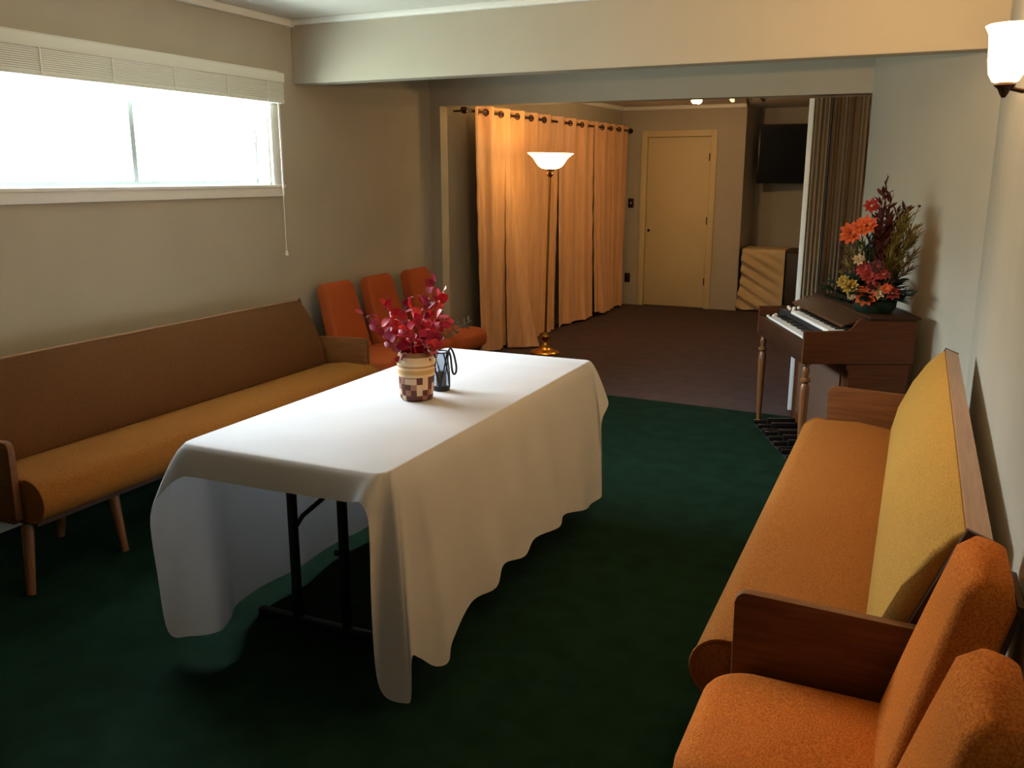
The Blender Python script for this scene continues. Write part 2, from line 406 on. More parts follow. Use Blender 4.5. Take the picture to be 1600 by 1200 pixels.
MB().box(0, .055, WY0 - .12, WY1 + .085, 2.155, 2.215, .006).build('headrail', BLINDM, bl)
for k in range(10):
    MB().box(.002, .050, WY0 - .11, WY1 + .075 + .002 * (k % 3), 2.061 + .0094 * k, 2.0695 + .0094 * k, .002).build('slat', BLINDM, bl)
MB().box(.0, .053, WY0 - .11, WY1 + .078, 2.035, 2.060, .005).build('bottom_rail', BLINDM, bl)
for yy in (2.95, 3.35, 3.75, 4.15, 4.5):
    MB().box(.0535, .056, yy, yy + .008, 2.034, 2.16).build('ladder_tape', WHITE, bl)
c_ = MB().tube([(.045, 4.60, 2.16), (.047, 4.60, 1.7), (.045, 4.602, 1.14)], .0022, 6).build('cord', WHITE, bl)
MB().lathe([(0, .035), (.006, .034), (.010, .02), (.012, .004), (0, 0)], 12, (.045, 4.602, 1.105)).build('tassel', TABLET, c_)

# ------------------------------------------------------------------ wall sconce
SX, SY = rw(3.12) - .072, 3.12
sc = thing('wall_sconce', 'lit white glass bell sconce high on the right wall', 'wall lamp', (SX, SY, 1.855))
MB().lathe([(0, -.03), (.006, -.028), (.012, -.018), (.018, -.004), (.030, .006), (.026, .014), (0, .016)], 20).build('finial', BRONZE, sc)
prof = [(.018, .010), (.036, .018), (.048, .040), (.053, .080), (.055, .125), (.058, .152), (.066, .168), (.069, .173)]
MB().lathe(prof + [(rr - .005, z + .003) for rr, z in prof[::-1]], 40, closed=True).build('shade', SHADE, sc)
MB().tube([(.0, 0, .002), (.05, 0, -.012), (.058, 0, .0), (.068, 0, .03)], .007, 10).build('arm', BRONZE, sc)
MB().lathe([(0, 0), (.045, 0), (.040, .012), (0, .014)], 20, mtx=Matrix.Translation((.072, 0, .03)) @ Matrix.Rotation(R(-90), 4, 'Y')).build('wall_plate', BRONZE, sc)
point('sconce_light', (SX, SY, 2.030), P_SCONCE, WARM, .04)

# ------------------------------------------------------------------ benches
def make_bench(label, L, seatm, backm):
    t = thing('upholstered_bench', label, 'bench', group=None)
    h = L / 2
    seat = arc(.085, .385, .085, 100, 270, 14) + [(.30, .305), (.49, .30), (.49, .43), (.40, .452), (.25, .472)]
    so = MB().prism(seat, -h + .012, h - .012, 'x', .012, 3, 1).build('seat', seatm, t, angle=50)
    for sx in (-1, 1):                                # piping round the seat ends
        MB().tube([(sx * (h - .014), y, z) for y, z in arc(.085, .385, .0845, 80, 275, 16)], .005, 6).build('piping', seatm, so)
    a_ = math.atan2(.155, .41)
    def bp(u, v):                                     # along the back's slope, and out of it to the front
        return (.455 + u * math.sin(a_) - v * math.cos(a_), .44 + u * math.cos(a_) + v * math.sin(a_))
    H = .425
    cush = [bp(-.03, .0), bp(-.03, .035), bp(.0, .062), bp(.10, .078), bp(.24, .076), bp(.34, .060), bp(.40, .038), bp(H - .004, .022), bp(H - .004, .0)]
    MB().prism(cush, -h + .022, h - .022, 'x', .014, 3, 1).build('backrest', backm, t, angle=50)
    board = [bp(-.12, -.001), bp(H, -.001), bp(H, -.03), bp(-.12, -.03)]
    MB().prism(board, -h + .02, h - .02, 'x').build('back_board', DARKW, t, smooth=False)
    cap = [bp(H - .002, .020), bp(H + .006, .020), bp(H + .006, -.034), bp(H - .002, -.034)]
    MB().prism(cap, -h + .012, h - .012, 'x').build('top_rail', OAKL, t, smooth=False)
    endp = [bp(-.10, .03), bp(H + .008, .024), bp(H + .008, -.036), bp(-.10, -.036)]
    for s in (-1, 1):
        MB().prism(endp, s * (h - .02), s * (h - .005), 'x', .002, 1).build('back_end_panel', DARKW, t, smooth=False)
        arm = [(.585, .30), (.585, .615)] + arc(.135, .60, .025, 90, 180, 5) + [(.11, .335)] + [(.13, .30)]
        arm = [(.60, .30), (.615, .60), (.60, .612)] + arc(.135, .600, .027, 80, 180, 6) + [(.108, .32), (.13, .30)]
        MB().prism(arm, s * (h - .0), s * (h + .028), 'x', .004, 2).build('arm', OAK, t, angle=30)
    MB().box(-h + .05, h - .05, .10, .46, .268, .304).build('seat_frame', DARKW, t, smooth=False)
    for x in (-h + .05, -h + .46, h - .46, h - .05):
        sp_ = -.05 if x < -h + .2 else (.05 if x > h - .2 else 0)
        for y, yo in ((.16, .12), (.46, .52)):
            MB().tube([(x, y, .27), (x + sp_, yo, 0)], [.024, .017], 10).build('leg', LEGW, t)
    return t
BL = 2.32
make_bench('long bench with tan seat and gold back along the right wall', BL, TAN, GOLD).location = (-.43, 3.205, 0)
bpy.data.objects['upholstered_bench'].rotation_euler = (0, 0, R(-90))
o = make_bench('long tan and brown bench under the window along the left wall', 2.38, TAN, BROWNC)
o.location = (LX + .80, 3.34, 0); o.rotation_euler = (0, 0, R(90))

# ------------------------------------------------------------------ armless chairs
def rounded_slab(W0, W1, H, T, rad, n=5):
    """back cushion: W0 wide at the bottom, W1 at the top, slightly crowned front (-y)"""
    b = MB(); rows = []
    m = 14
    for k in range(m + 1):
        v = k / m; z = H * v; w_ = (W0 + (W1 - W0) * v) / 2
        e = min(1, min(v, 1 - v) * H / rad); inset = rad * (1 - math.sqrt(max(0, 1 - (1 - e) ** 2)))
        th = T / 2 - inset * .8; w2 = w_ - inset * .8
        ring = []
        rr = min(rad, th * .9)
        for cx, cy, a0 in ((w2 - rr, th - rr, 0), (-w2 + rr, th - rr, 90), (-w2 + rr, -th + rr, 180), (w2 - rr, -th + rr, 270)):
            for q in range(n + 1):
                a = R(a0 + 90 * q / n)
                x, y = cx + rr * math.cos(a), cy + rr * math.sin(a)
                if y < 0: y -= .012 * (1 - (x / w_) ** 2) * math.sin(PI * v)
                ring.append((x, y, z))
        rows.append(ring)
    V = b.grid(rows, True); b.bm.faces.new(V[0][::-1]); b.bm.faces.new(V[-1])
    return b
def make_chair(label, m, group, wtop):
    t = thing('armless_chair', label, 'chair', group=group)
    # seat cushion: rounded in plan, thick rolled front
    b = MB(); rows = []; W, D, T = .45, .50, .135; m_ = 8; rad = .05
    for k in range(m_ + 1):
        a = R(-90 + 180 * k / m_); ins = rad * (1 - math.cos(a)); z = .37 + (T / 2 - rad) * (1 if a > 0 else -1 if a < 0 else 0) + rad * math.sin(a)
        ring = []; cr = .085
        for cx, cy, a0, c2 in ((W / 2, D, 0, .04), (-W / 2, D, 90, .04), (-W / 2, 0, 180, cr), (W / 2, 0, 270, cr)):
            sx = 1 if cx > 0 else -1; sy = 1 if cy > 0 else -1
            c2 = max(c2 - ins * .3, .01); px = cx - sx * (c2 + ins); py = (cy - sy * (c2 + ins)) 
            for q in range(7):
                aa = R(a0 + 90 * q / 6); ring.append((px + c2 * math.cos(aa), py + c2 * math.sin(aa), z + (.012 * math.sin(PI * min(1, max(0, (py + c2 * math.sin(aa)) / D))) if a > 0 else 0)))
        rows.append(ring)
    V = b.grid(rows, True); b.bm.faces.new(V[0][::-1]); b.bm.faces.new(V[-1])
    b.build('seat', m, t, angle=60)
    bk = rounded_slab(.40, wtop, .515, .095, .022).build('backrest', m, t, angle=60)
    bk.location = (0, .425, .40); bk.rotation_euler = (R(-14.5), 0, 0)
    pn = MB().prism([(-.17, .02), (.17, .02), (wtop / 2 - .04, .48), (-wtop / 2 + .04, .48)], .0, .012, 'y').build('back_panel', DARKW, t, smooth=False)
    pn.location = (0, .474, .385); pn.rotation_euler = (R(-14.5), 0, 0)
    MB().box(-.19, .19, .06, .48, .285, .304).build('seat_frame', DARKW, t, smooth=False)
    for sx in (-1, 1):
        for y, yo in ((.09, .06), (.45, .50)):
            MB().tube([(sx * .165, y, .29), (sx * .19, yo, 0)], [.020, .013], 10).build('leg', LEGW, t)
    return t
RG, LG = 'orange armless chairs beside the right bench', 'rust armless chairs beyond the left bench'
ch = make_chair('orange armless chair nearest the end of the right bench', ORANGE, RG, .245)
ch.location = (-.370, 1.785, 0); ch.rotation_euler = (0, 0, R(-90))
dup(ch, (-.385, 1.305, 0), R(-90), 'orange armless chair at the bottom right corner, cut off by the frame')
cl = make_chair('rust armless chair next to the arm of the left bench, nearest of three', RUST, LG, .315)
cl.location = (LX + .69, 5.00, 0); cl.rotation_euler = (0, 0, R(90))
dup(cl, (LX + .70, 5.49, 0), R(90), 'middle of the three rust armless chairs along the left wall')
dup(cl, (LX + .72, 6.01, 0), R(90), 'rust armless chair beside the door jamb, farthest of three')

# ------------------------------------------------------------------ folding table and cloth
TX0, TX1, TY0, TY1, TZ = -2.16, -1.36, 2.10, 3.95, .742
TC = ((TX0 + TX1) / 2, (TY0 + TY1) / 2)
tb = thing('folding_table', 'long folding table under the white cloth in mid room', 'table', (TC[0], TC[1], 0))
MB().box(-.38, .38, -.91, .91, .690, .7365, .008).build('tabletop', GREYPL, tb)
for s in (-1, 1):
    yy = TY0 + .30 - TC[1] if s < 0 else -(TY0 + .30 - TC[1])
    MB().box(-.36, .33, yy - .016, yy + .016, 0, .03, .006).build('foot_bar', BLACK, tb)
    for xo in (-.185, .03):
        MB().box(xo - .014, xo + .014, yy - .014, yy + .014, .02, .70, .004).build('leg', BLACK, tb)
    MB().tube([(-.185, yy, .36), (-.165, yy - s * .03, .41), (-.09, yy - s * .16, .50), (.0, yy - s * .44, .69)], .009, 8).build('brace', BLACK, tb)
    MB().lathe([(0, -.02), (.011, -.018), (.011, .01), (0, .012)], 10, mtx=Matrix.Translation((.012, yy, .31)) @ Matrix.Rotation(R(90), 4, 'Y')).build('knob', BLACK, tb)
# cloth columns: rim point, hem point
K = [((-2.05, 2.10), (-2.055, 2.058, .655)), ((-1.76, 2.10), (-1.76, 2.062, .655)), ((-1.45, 2.10), (-1.46, 2.052, .665)), ((-1.395, 2.103), (-1.405, 2.038, .675)),
     ((-1.378, 2.110), (-1.372, 2.03, .62)), ((-1.372, 2.116), (-1.372, 2.028, .36)), ((-1.367, 2.124), (-1.365, 2.030, .13)), ((-1.364, 2.131), (-1.335, 2.032, .065)), ((-1.362, 2.14), (-1.270, 2.042, .057)),
     ((-1.36, 2.155), (-1.258, 2.047, .070)), ((-1.36, 2.175), (-1.262, 2.066, .195)), ((-1.36, 2.20), (-1.262, 2.11, .175)), ((-1.36, 2.235), (-1.245, 2.175, .115)), ((-1.36, 2.27), (-1.225, 2.225, .108)), ((-1.36, 2.31), (-1.232, 2.265, .155)),
     ((-1.36, 2.47), (-1.25, 2.44, .210)), ((-1.36, 2.60), (-1.225, 2.58, .205)), ((-1.36, 2.74), (-1.26, 2.72, .228)), ((-1.36, 2.86), (-1.23, 2.84, .215)), ((-1.36, 3.02), (-1.255, 3.00, .222)), ((-1.36, 3.20), (-1.225, 3.18, .205)),
     ((-1.36, 3.36), (-1.26, 3.33, .20)), ((-1.36, 3.52), (-1.225, 3.49, .170)), ((-1.36, 3.68), (-1.25, 3.65, .14)), ((-1.36, 3.82), (-1.25, 3.77, .125)), ((-1.36, 3.88), (-1.255, 3.81, .135)), ((-1.36, 3.91), (-1.27, 3.84, .30)),
     ((-1.361, 3.925), (-1.28, 3.86, .47)), ((-1.366, 3.94), (-1.285, 3.97, .54)), ((-1.385, 3.95), (-1.36, 4.02, .60)), ((-1.5, 3.95), (-1.5, 4.0, .62)), ((-1.76, 3.95), (-1.76, 3.99, .63)), ((-2.0, 3.95), (-2.0, 4.0, .62)),
     ((-2.14, 3.948), (-2.19, 4.0, .58)), ((-2.156, 3.935), (-2.26, 3.97, .35)), ((-2.16, 3.91), (-2.23, 3.93, .07)), ((-2.16, 3.7), (-2.17, 3.68, .05)), ((-2.16, 3.45), (-2.20, 3.43, .045)), ((-2.16, 3.2), (-2.165, 3.19, .045)), ((-2.16, 2.95), (-2.19, 2.94, .045)),
     ((-2.16, 2.7), (-2.165, 2.68, .055)), ((-2.16, 2.5), (-2.185, 2.48, .058)), ((-2.16, 2.34), (-2.15, 2.31, .072)), ((-2.16, 2.26), (-2.085, 2.20, .080)), ((-2.16, 2.20), (-2.06, 2.115, .080)), ((-2.158, 2.16), (-2.13, 2.06, .075)), ((-2.155, 2.135), (-2.215, 2.045, .078)),
     ((-2.152, 2.126), (-2.245, 2.05, .27)), ((-2.147, 2.116), (-2.262, 2.058, .49)), ((-2.138, 2.107), (-2.19, 2.058, .59)), ((-2.11, 2.101), (-2.115, 2.058, .645))]
rim = spline([Vector((k[0][0], k[0][1], 0)) for k in K], 5, True)
hem = spline([Vector(k[1]) for k in K], 5, True)
b = MB(); rows = []
rim = [Vector((min(max(p.x, TX0), TX1), min(max(p.y, TY0), TY1), 0)) for p in rim]
cc = Vector((TC[0], TC[1], 0))
def toward(p, dd):
    return Vector((p.x - dd * (1 if p.x > cc.x else -1) * min(1, abs(p.x - cc.x) / .3), p.y - dd * (1 if p.y > cc.y else -1) * min(1, abs(p.y - cc.y) / .8), 0))
rows.append([(*toward(p, .012).xy, TZ + .003) for p in rim])
rows.append([(*toward(p, .004).xy, TZ + .0) for p in rim])
for k in range(1, 15):
    t = (k / 14) ** 1.0; row = []
    for i, (p, h) in enumerate(zip(rim, hem)):
        z0 = TZ - .006
        e = t ** .75
        # hangs near-vertical below the rim, opening out towards the hem
        row.append((p.x + (h.x - p.x) * e, p.y + (h.y - p.y) * e, z0 + (h.z - z0) * t))
    rows.append(row)
V = b.grid(rows, True)
b.bm.faces.new(V[0])
cloth = b.build('tablecloth', LINEN, None, angle=75, solid=.0015)
tag(cloth, 'white cloth draped over the long folding table, one corner near the floor', 'tablecloth')

# ------------------------------------------------------------------ vase, bouquet, lantern
random.seed(4)
CT = TZ + .0045
vs = thing('woven_vase', 'cream and brown patterned basket vase on the white tablecloth', 'vase', (-1.745, 2.95, CT), R(20))
prof = [(0, 0), (.058, 0), (.064, .008), (.068, .05), (.070, .09), (.072, .102), (.0715, .112), (.073, .124), (.071, .13), (.073, .138), (.0755, .148), (.0755, .156), (.071, .164), (.068, .172), (.068, .188), (.065, .192), (.061, .188), (.060, .03), (0, .028)]
MB().lathe(prof, 40).build('body', BASKET, vs, angle=60)
bq = thing('red_bouquet', 'bunch of red leafy branches standing in the basket vase', 'flowers', (-1.745, 2.95, CT + .03))
# directions: rx across the picture, up
rt = Vector((M[0][0], M[1][0], 0)).normalized(); dp = Vector((-rt.y, rt.x, 0))
tips = [(-.21, .30, .02), (-.15, .26, .06), (-.11, .34, -.03), (-.05, .34, .05), (.0, .33, -.06), (.04, .36, .04), (.08, .43, .0), (.11, .39, .03), (.09, .30, -.07), (.12, .28, .05), (-.02, .27, -.10), (.05, .25, .10), (-.10, .22, -.07), (.10, .20, -.06)]
for i, (tx, tz, ty) in enumerate(tips):
    tip = rt * tx + dp * ty + Vector((0, 0, tz)); base = rt * tx * .12 + dp * ty * .12
    mid = rt * tx * .35 + dp * ty * .4 + Vector((0, 0, tz * .58))
    path = spline([base, mid, tip], 6)
    br = MB().tube(path, [.0026 - .0016 * k / (len(path) - 1) for k in range(len(path))], 6).build('branch', TWIG, bq)
    lf = MB()
    n = 12
    for k in range(n):
        f = .42 + .58 * k / (n - 1); p = path[min(len(path) - 1, int(f * (len(path) - 1)))]
        a = random.uniform(0, 2 * PI); dr = (tip - base).normalized() * .5 + rt * math.cos(a) * .8 + dp * math.sin(a) * .6 + Vector((0, 0, random.uniform(-.4, .4)))
        lf.leaf(p, dr, random.uniform(.034, .052), random.uniform(.030, .042), Vector((random.uniform(-1, 1), random.uniform(-1.5, .2), random.uniform(-.3, 1))), .2, random.uniform(-.2, .5))
    lf.build('leaves', RED if i % 3 else RED2, br, solid=.0006)
    for k in range(2):
        p = path[int(len(path) * random.uniform(.55, .95)) - 1] + Vector((random.uniform(-.01, .01), random.uniform(-.01, .01), random.uniform(-.01, .01)))
        MB().lathe([(0, -.006), (.005, -.002), (.0055, .002), (0, .007)], 8, p).build('berry', PINKW, br)
tip = rt * .22 + Vector((0, 0, .28)); path = spline([Vector((.01, 0, 0)), rt * .09 + Vector((0, 0, .19)), tip], 7)
br = MB().tube(path, .0018, 6).build('sage_sprig', SAGE, bq)
lf = MB()
for k in range(16):
    p = path[min(len(path) - 1, 8 + k // 3)]; a = random.uniform(0, 2 * PI)
    lf.leaf(p, (tip - path[7]).normalized() + rt * math.cos(a) + Vector((0, 0, math.sin(a))), .026, .008, Vector((random.uniform(-1, 1), -1, .3)))
lf.build('leaves', SAGE, br, solid=.0005)

ln = thing('glass_lantern', 'smoky glass lantern with black wire handle behind the basket vase', 'lantern', (-1.725, 3.115, CT))
MB().lathe([(0, .012), (.030, .012), (.032, .02), (.032, .16), (.0305, .16), (.0305, .022), (0, .018)], 32).build('jar', JAR, ln)
MB().lathe([(0, 0), (.034, 0), (.035, .004), (.034, .012), (0, .012)], 32).build('base', BLACK, ln)
MB().torus((0, 0, .158), .0335, .0028).build('rim', BLACK, ln)
for k in range(4):
    a = PI / 2 * k + .3
    MB().tube([(.034 * math.cos(a + q * .13), .034 * math.sin(a + q * .13), .012 + .0183 * q) for q in range(9)], .0030, 6).build('wire', BLACK, ln)
    MB().tube([(.034 * math.cos(a - q * .13), .034 * math.sin(a - q * .13), .012 + .0183 * q) for q in range(9)], .0030, 6).build('wire', BLACK, ln)
MB().lathe([(0, 0), (.021, 0), (.021, .055), (.002, .055), (.0018, .066), (0, .066)], 20, (0, 0, .0185)).build('candle', BLACK, ln)
hp = [rt * .030 + Vector((0, 0, .160)), rt * .040 + Vector((0, 0, .172)), rt * .052 + Vector((0, 0, .15)), rt * .062 + Vector((0, 0, .10)), rt * .060 + Vector((0, 0, .072)), rt * .050 + Vector((0, 0, .066)), rt * .044 + Vector((0, 0, .09)), rt * .040 + Vector((0, 0, .135)), rt * .033 + Vector((0, 0, .160))]
MB().tube(spline(hp, 5), .0042, 8).build('handle', BLACK, ln)

# ------------------------------------------------------------------ curtains on their rod
CA, CB = Vector((-3.53, 6.98, 0)), Vector((-3.33, 10.86, 0))
cdir = (CB - CA).normalized(); cout = Vector((cdir.y, -cdir.x, 0)); CL = (CB - CA).length
RZ = 2.135
rod = thing('curtain_rod', 'dark curtain rod with ball finials above the gold curtains', 'curtain rod', (CA.x, CA.y, RZ), math.atan2(cdir.y, cdir.x))
MB().tube([(-.07, 0, 0), (CL - .02, 0, 0)], .012, 12).build('pole', BRONZE, rod)
for x, s in ((-.07, -1), (CL - .02, 1)):
    MB().lathe([(0, 0), (.014, 0), (.012, .015), (.022, .022), (.032, .042), (.030, .062), (.016, .078), (0, .082)], 18, mtx=Matrix.Translation((x, 0, 0)) @ Matrix.Rotation(R(90 * s), 4, 'Y')).build('finial', BRONZE, rod)
for x in (-.03, CL * .5, CL - .06):
    off = -(.155 - .035 * x / CL)
    MB().tube([(x, 0, 0), (x, .5 * -off, -.0), (x, -off - .002, 0)], .008, 8).build('bracket', BRONZE, rod)
def curtain(s0, s1, npl, label, seed, phase=0.0, hemz=.012, bumps=(), drift=(0, 0)):
    """pleated sheet between s0 and s1 along the rod; bumps = (where, width, how far the hem swings out into the room)"""
    rnd = random.Random(seed)
    t = thing('curtain', label, 'curtain', (CA.x + cdir.x * s0, CA.y + cdir.y * s0, 0), 0, 'gold grommet curtains')
    W = s1 - s0
    nu, nv = int(npl * 24), 36; rows = []
    ph = [rnd.uniform(-.6, .6) for _ in range(8)]
    for j in range(nv + 1):
        v = j / nv                                    # 0 top, 1 hem
        row = []
        for i in range(nu + 1):
            u = i / nu
            a = 2 * PI * npl * u + phase
            soft = 1 - .55 * v * (.5 + .5 * math.sin(4 * u + 6 * ph[0]))
            off = .030 * soft * math.sin(a + v * 1.3 * math.sin(3.1 * u + 5 * ph[1]))
            off += v * (.012 * math.sin(2.0 * a + 6 * ph[3]) + .010 * math.sin(3.4 * a + 2 * v + 6 * ph[2]))
            out = off + v ** 2.4 * sum(h * math.exp(-((u - c) / wd) ** 2) for c, wd, h in bumps)
            sl = u * W + (drift[0] * (1 - u) + drift[1] * u) * v ** 1.5
            wr = .0035 * math.sin(46 * v + 9 * u + 6 * ph[4]) * math.sin(PI * v) ** 2 * (1 if math.sin(a * .5 + ph[5]) > .3 else .2)
            z = RZ + .052 + (hemz - RZ - .052) * v + (.03 * math.sin(2.5 * u + 6 * ph[6]) + .012 * math.sin(a)) * v * (hemz > .03)
            row.append(cdir * sl + cout * (out + wr) + Vector((0, 0, z)))
        rows.append(row)
    b = MB(); b.grid(rows)
    b.build('fabric', SATIN, t, angle=80, solid=.0015)
    for q in range(int(2 * npl) + 2):
        u = (q * PI - phase) / (2 * PI * npl)
        if 0.03 < u < .97:
            o = MB().torus((0, 0, 0), .024, .0075, 'y', 20, 8).build('grommet', BRONZE, t)
            o.location = cdir * (u * W) + Vector((0, 0, RZ))
            sl = math.atan2(.030 * 2 * PI * npl / W * (1 if q % 2 == 0 else -1), 1.0)
            o.rotation_euler = (0, 0, math.atan2(cdir.y, cdir.x) - sl)
    return t
curtain(.02, .58, 2, 'gold grommet curtain nearest the door jamb, leftmost of four', 1, 1.0, .03, ((.6, .5, .03),), (.06, .02))
curtain(.59, 1.76, 4, 'gold curtain behind the floor lamp, its hem swung out into the room', 2, .6, .014, ((.17, .11, .30),), (-.02, .0))
curtain(1.77, 2.71, 3, 'gold curtain just right of the floor lamp, second from the far wall', 3, .2, .03, ((.8, .3, .06),), (.0, -.04))
curtain(2.72, 3.80, 4, 'gold curtain nearest the cream door, rightmost of four', 5, .3, .05, ((.2, .3, .08),), (.02, 0))

# ------------------------------------------------------------------ floor lamp
fl = thing('floor_lamp', 'brass torchiere floor lamp with glowing white bowl before the curtains', 'lamp', (-3.055, 7.5, 0))
fl.rotation_euler = (0, R(1.2), 0)
MB().lathe([(0, 0), (.135, 0), (.137, .01), (.128, .022), (.10, .030), (.07, .042), (.045, .06), (.030, .085), (.026, .10), (0, .10)], 32).build('base', BRASS, fl)
MB().lathe([(0, .098), (.018, .10), (.016, .115), (.028, .128), (.040, .150), (.038, .170), (.022, .186), (.014, .20), (.016, .21), (0, .212)], 24).build('base_ball', BRASS, fl)
MB().tube([(0, 0, .205), (0, 0, 1.60)], .0115, 14).build('pole', BRASS, fl)
MB().lathe([(0, 1.585), (.014, 1.59), (.028, 1.605), (.030, 1.62), (.018, 1.632), (.018, 1.64), (.040, 1.650), (.044, 1.658), (0, 1.66)], 24).build('shade_holder', BRASS, fl)
prof = [(.03, 1.658), (.075, 1.666), (.105, 1.685), (.126, 1.712), (.150, 1.750), (.186, 1.782), (.203, 1.792)]
MB().lathe(prof + [(rr - .003, z + .005) for rr, z in prof[::-1]], 48, closed=True).build('shade', SHADE2, fl)
point('torchiere_light', (-3.02, 7.5, 1.80), P_TORCH, WARM, .06)

# ------------------------------------------------------------------ far wall: door, switches
dr = struct(thing('door_1', 'cream flush door in the far wall', 'door', (0, 10.95, 0)))
b = MB(); fw = .075
b.box(DX0 - fw + .015, DX0 + .015, -.02, .0, 0, DZ + fw - .015, .004).box(DX1 - .015, DX1 + fw - .015, -.02, .0, 0, DZ + fw - .015, .004).box(DX0 + .015, DX1 - .015, -.02, .0, DZ - .015, DZ + fw - .015, .004)
b.box(DX0, DX0 + .015, 0, .12, 0, DZ).box(DX1 - .015, DX1, 0, .12, 0, DZ).box(DX0, DX1, 0, .12, DZ - .015, DZ)
b.build('frame', CREAM, dr)
MB().box(DX0 + .019, DX1 - .019, .012, .052, .008, DZ - .019, .003).build('leaf', CREAM, dr)
for z in (1.82, 1.07, .33):
    MB().box(DX1 - .030, DX1 - .012, -.008, .014, z - .045, z + .045, .002).build('hinge', BRONZE, dr)
MB().lathe([(0, 0), (.016, 0), (.018, .008), (.010, .016), (0, .018)], 16, mtx=Matrix.Translation((DX0 + .06, .012, .94)) @ Matrix.Rotation(R(90), 4, 'X')).build('knob', BRONZE, dr)
for nm, z, lab, ct in (('light_switch', 1.27, 'dark switch plate on the far wall left of the cream door', 'light switch'), ('wall_outlet', .34, 'dark outlet plate low on the far wall left of the cream door', 'outlet')):
    x = -3.315 if z > 1 else -3.335
    t = thing(nm, lab, ct, (x, 10.95, z))
    MB().box(-.036, .036, -.008, 0, -.058, .058, .003).build('plate', BRONZE, t)
    if z > 1: MB().box(-.006, .006, -.018, -.008, -.012, .014, .002).build('toggle', TABLET, t)
    else:
        for zz in (-.022, .022): MB().box(-.016, .016, -.010, -.008, zz - .014, zz + .014, .001).build('socket', PLAST, t)

# ------------------------------------------------------------------ television, draped cabinet
tv = thing('television', 'black flat television on the recess wall', 'television', (-1.88, 11.44, 1.86), R(10))
MB().box(0, 1.22, 0, .045, -.35, .35, .006).build('frame', PLAST, tv)
MB().box(.018, 1.202, -.002, .002, -.335, .332).build('screen', SCREEN, tv, smooth=False)
MB().box(.5, .72, .045, .245, -.15, .15, .004).build('wall_mount', BLACK, tv)
cb = thing('cabinet', 'low dark cabinet under the television, half hidden by a cream cloth', 'cabinet', (-1.9, 10.98, 0))
MB().box(0, .95, .04, .48, .06, .72, .006).build('body', DARKW, cb)
MB().box(.0, .95, .02, .50, .72, .742, .004).build('top', DARKW, cb)
for x in (.04, .87):
    for y in (.06, .42): MB().box(x, x + .04, y, y + .04, 0, .06).build('leg', DARKW, cb)
MB().box(.48, .93, .025, .04, .10, .70, .003).build('door', VINYLD, cb)
b = MB(); rows = []
for j in range(8): rows.append([(-1.915 + .5 * i / 30, 11.45 - .47 * j / 7, .7475 + .002 * math.sin(i)) for i in range(31)])
for j in range(1, 41):
    v = j / 40; row = []
    for i in range(31):
        u = i / 30
        sag = .034 * math.sin((v * 5.2 - (1 - u) ** 1.5 * -.2 + u * -1.9 + .25) * 2 * PI) * (1 - u) ** .7 * min(1, v * 6)
        row.append((-1.915 + .5 * u - .05 * v ** 3 * (1 - u), 10.965 - .012 * v - sag - .02 * (1 - u) * math.sin(v * 9), .745 - .725 * v))
    rows.append(row)
b.grid(rows)
tag(b.build('cabinet_cloth', CREAMCL, None, angle=80, solid=.003), 'cream cloth hanging in swags over the cabinet below the television', 'cloth')

# ------------------------------------------------------------------ track lights on the far ceiling
tk = thing('track_light', 'ceiling track with small spotlights above the cream door', 'track light', (-2.25, 9.25, CH2))
MB().box(-.25, .85, -.015, .015, -.022, 0, .003).build('rail', WHITE, tk)
def head(x, y, z, tgt, lit):
    a = Vector((x, y, -.02)); c = Vector((x, y, z)); dd = (Vector(tgt) - c).normalized()
    q = dd.to_track_quat('Z', 'Y').to_matrix().to_4x4(); mt = Matrix.Translation(c) @ q
    h = MB().lathe([(0, -.045), (.016, -.045), (.024, -.03), (.030, 0), (.036, .035), (.033, .035), (.027, 0), (.018, -.02), (0, -.02)], 20, mtx=mt).build('spotlight', CHROME if not lit else WHITE, tk)
    MB().lathe([(0, .034), (.031, .031), (.031, .022), (0, .02)], 20, mtx=mt).build('bulb', BULB if lit else TABLET, h)
    MB().tube([a, Vector((x, y, (z - .02) / 2)), c - dd * .03], .006, 8).build('stem', CHROME, h)
tgt = Vector((0, 0, 1.6)) - Vector((-2.25, 9.25, CH2))
head(.075, 0, -.085, tgt + Vector((1.2, 0, 1.2)), True)
head(.125, .01, -.088, tgt + Vector((-2.5, 0, 1.0)), True)
head(.47, 0, -.07, (-.6, -1.5, -1.2), False)
head(.60, .02, -.085, (.9, 1.2, -1.0), False)
head(.74, 0, -.07, (1.6, 1.0, -1.0), False)
point('spot_glow', (-2.1, 9.05, 2.25), P_SPOT, WARM, .05)

# ------------------------------------------------------------------ folding partition stacked at the right jamb
pt = thing('accordion_partition', 'taupe accordion partition folded against the right side of the opening', 'partition', (0, 0, 0))
px0, px1 = -.71, -.355
b = MB(); prof = []; n = 24
yc = hy(-.5) + .07
for i in range(n + 1):
    x = px0 + .03 + (px1 - px0 - .05) * i / n
    prof.append((x, yc + (-.066 if i % 2 else -.050)))
for i in range(n, -1, -1):
    x = px0 + .03 + (px1 - px0 - .05) * i / n
    prof.append((x, yc + (.085 if i % 2 else .035)))
b.prism(prof, .02, 2.088, 'z'); b.build('folds', VINYL, pt, smooth=False)
b = MB()
for i in (8, 9, 17): 
    x = px0 + .03 + (px1 - px0 - .05) * i / n
    b.box(x - .003, x + .003, yc - .09, yc - .03, .02, 2.085)
b.build('seam', VINYLD, pt, smooth=False)
MB().box(px0 - .012, px0 + .020, yc - .05, yc + .05, .012, 2.088, .004).build('lead_post', WHITE, pt)
MB().box(px1 - .03, px1 - .005, yc - .05, yc + .05, .012, 2.088, .004).build('jamb_strip', VINYL, pt)

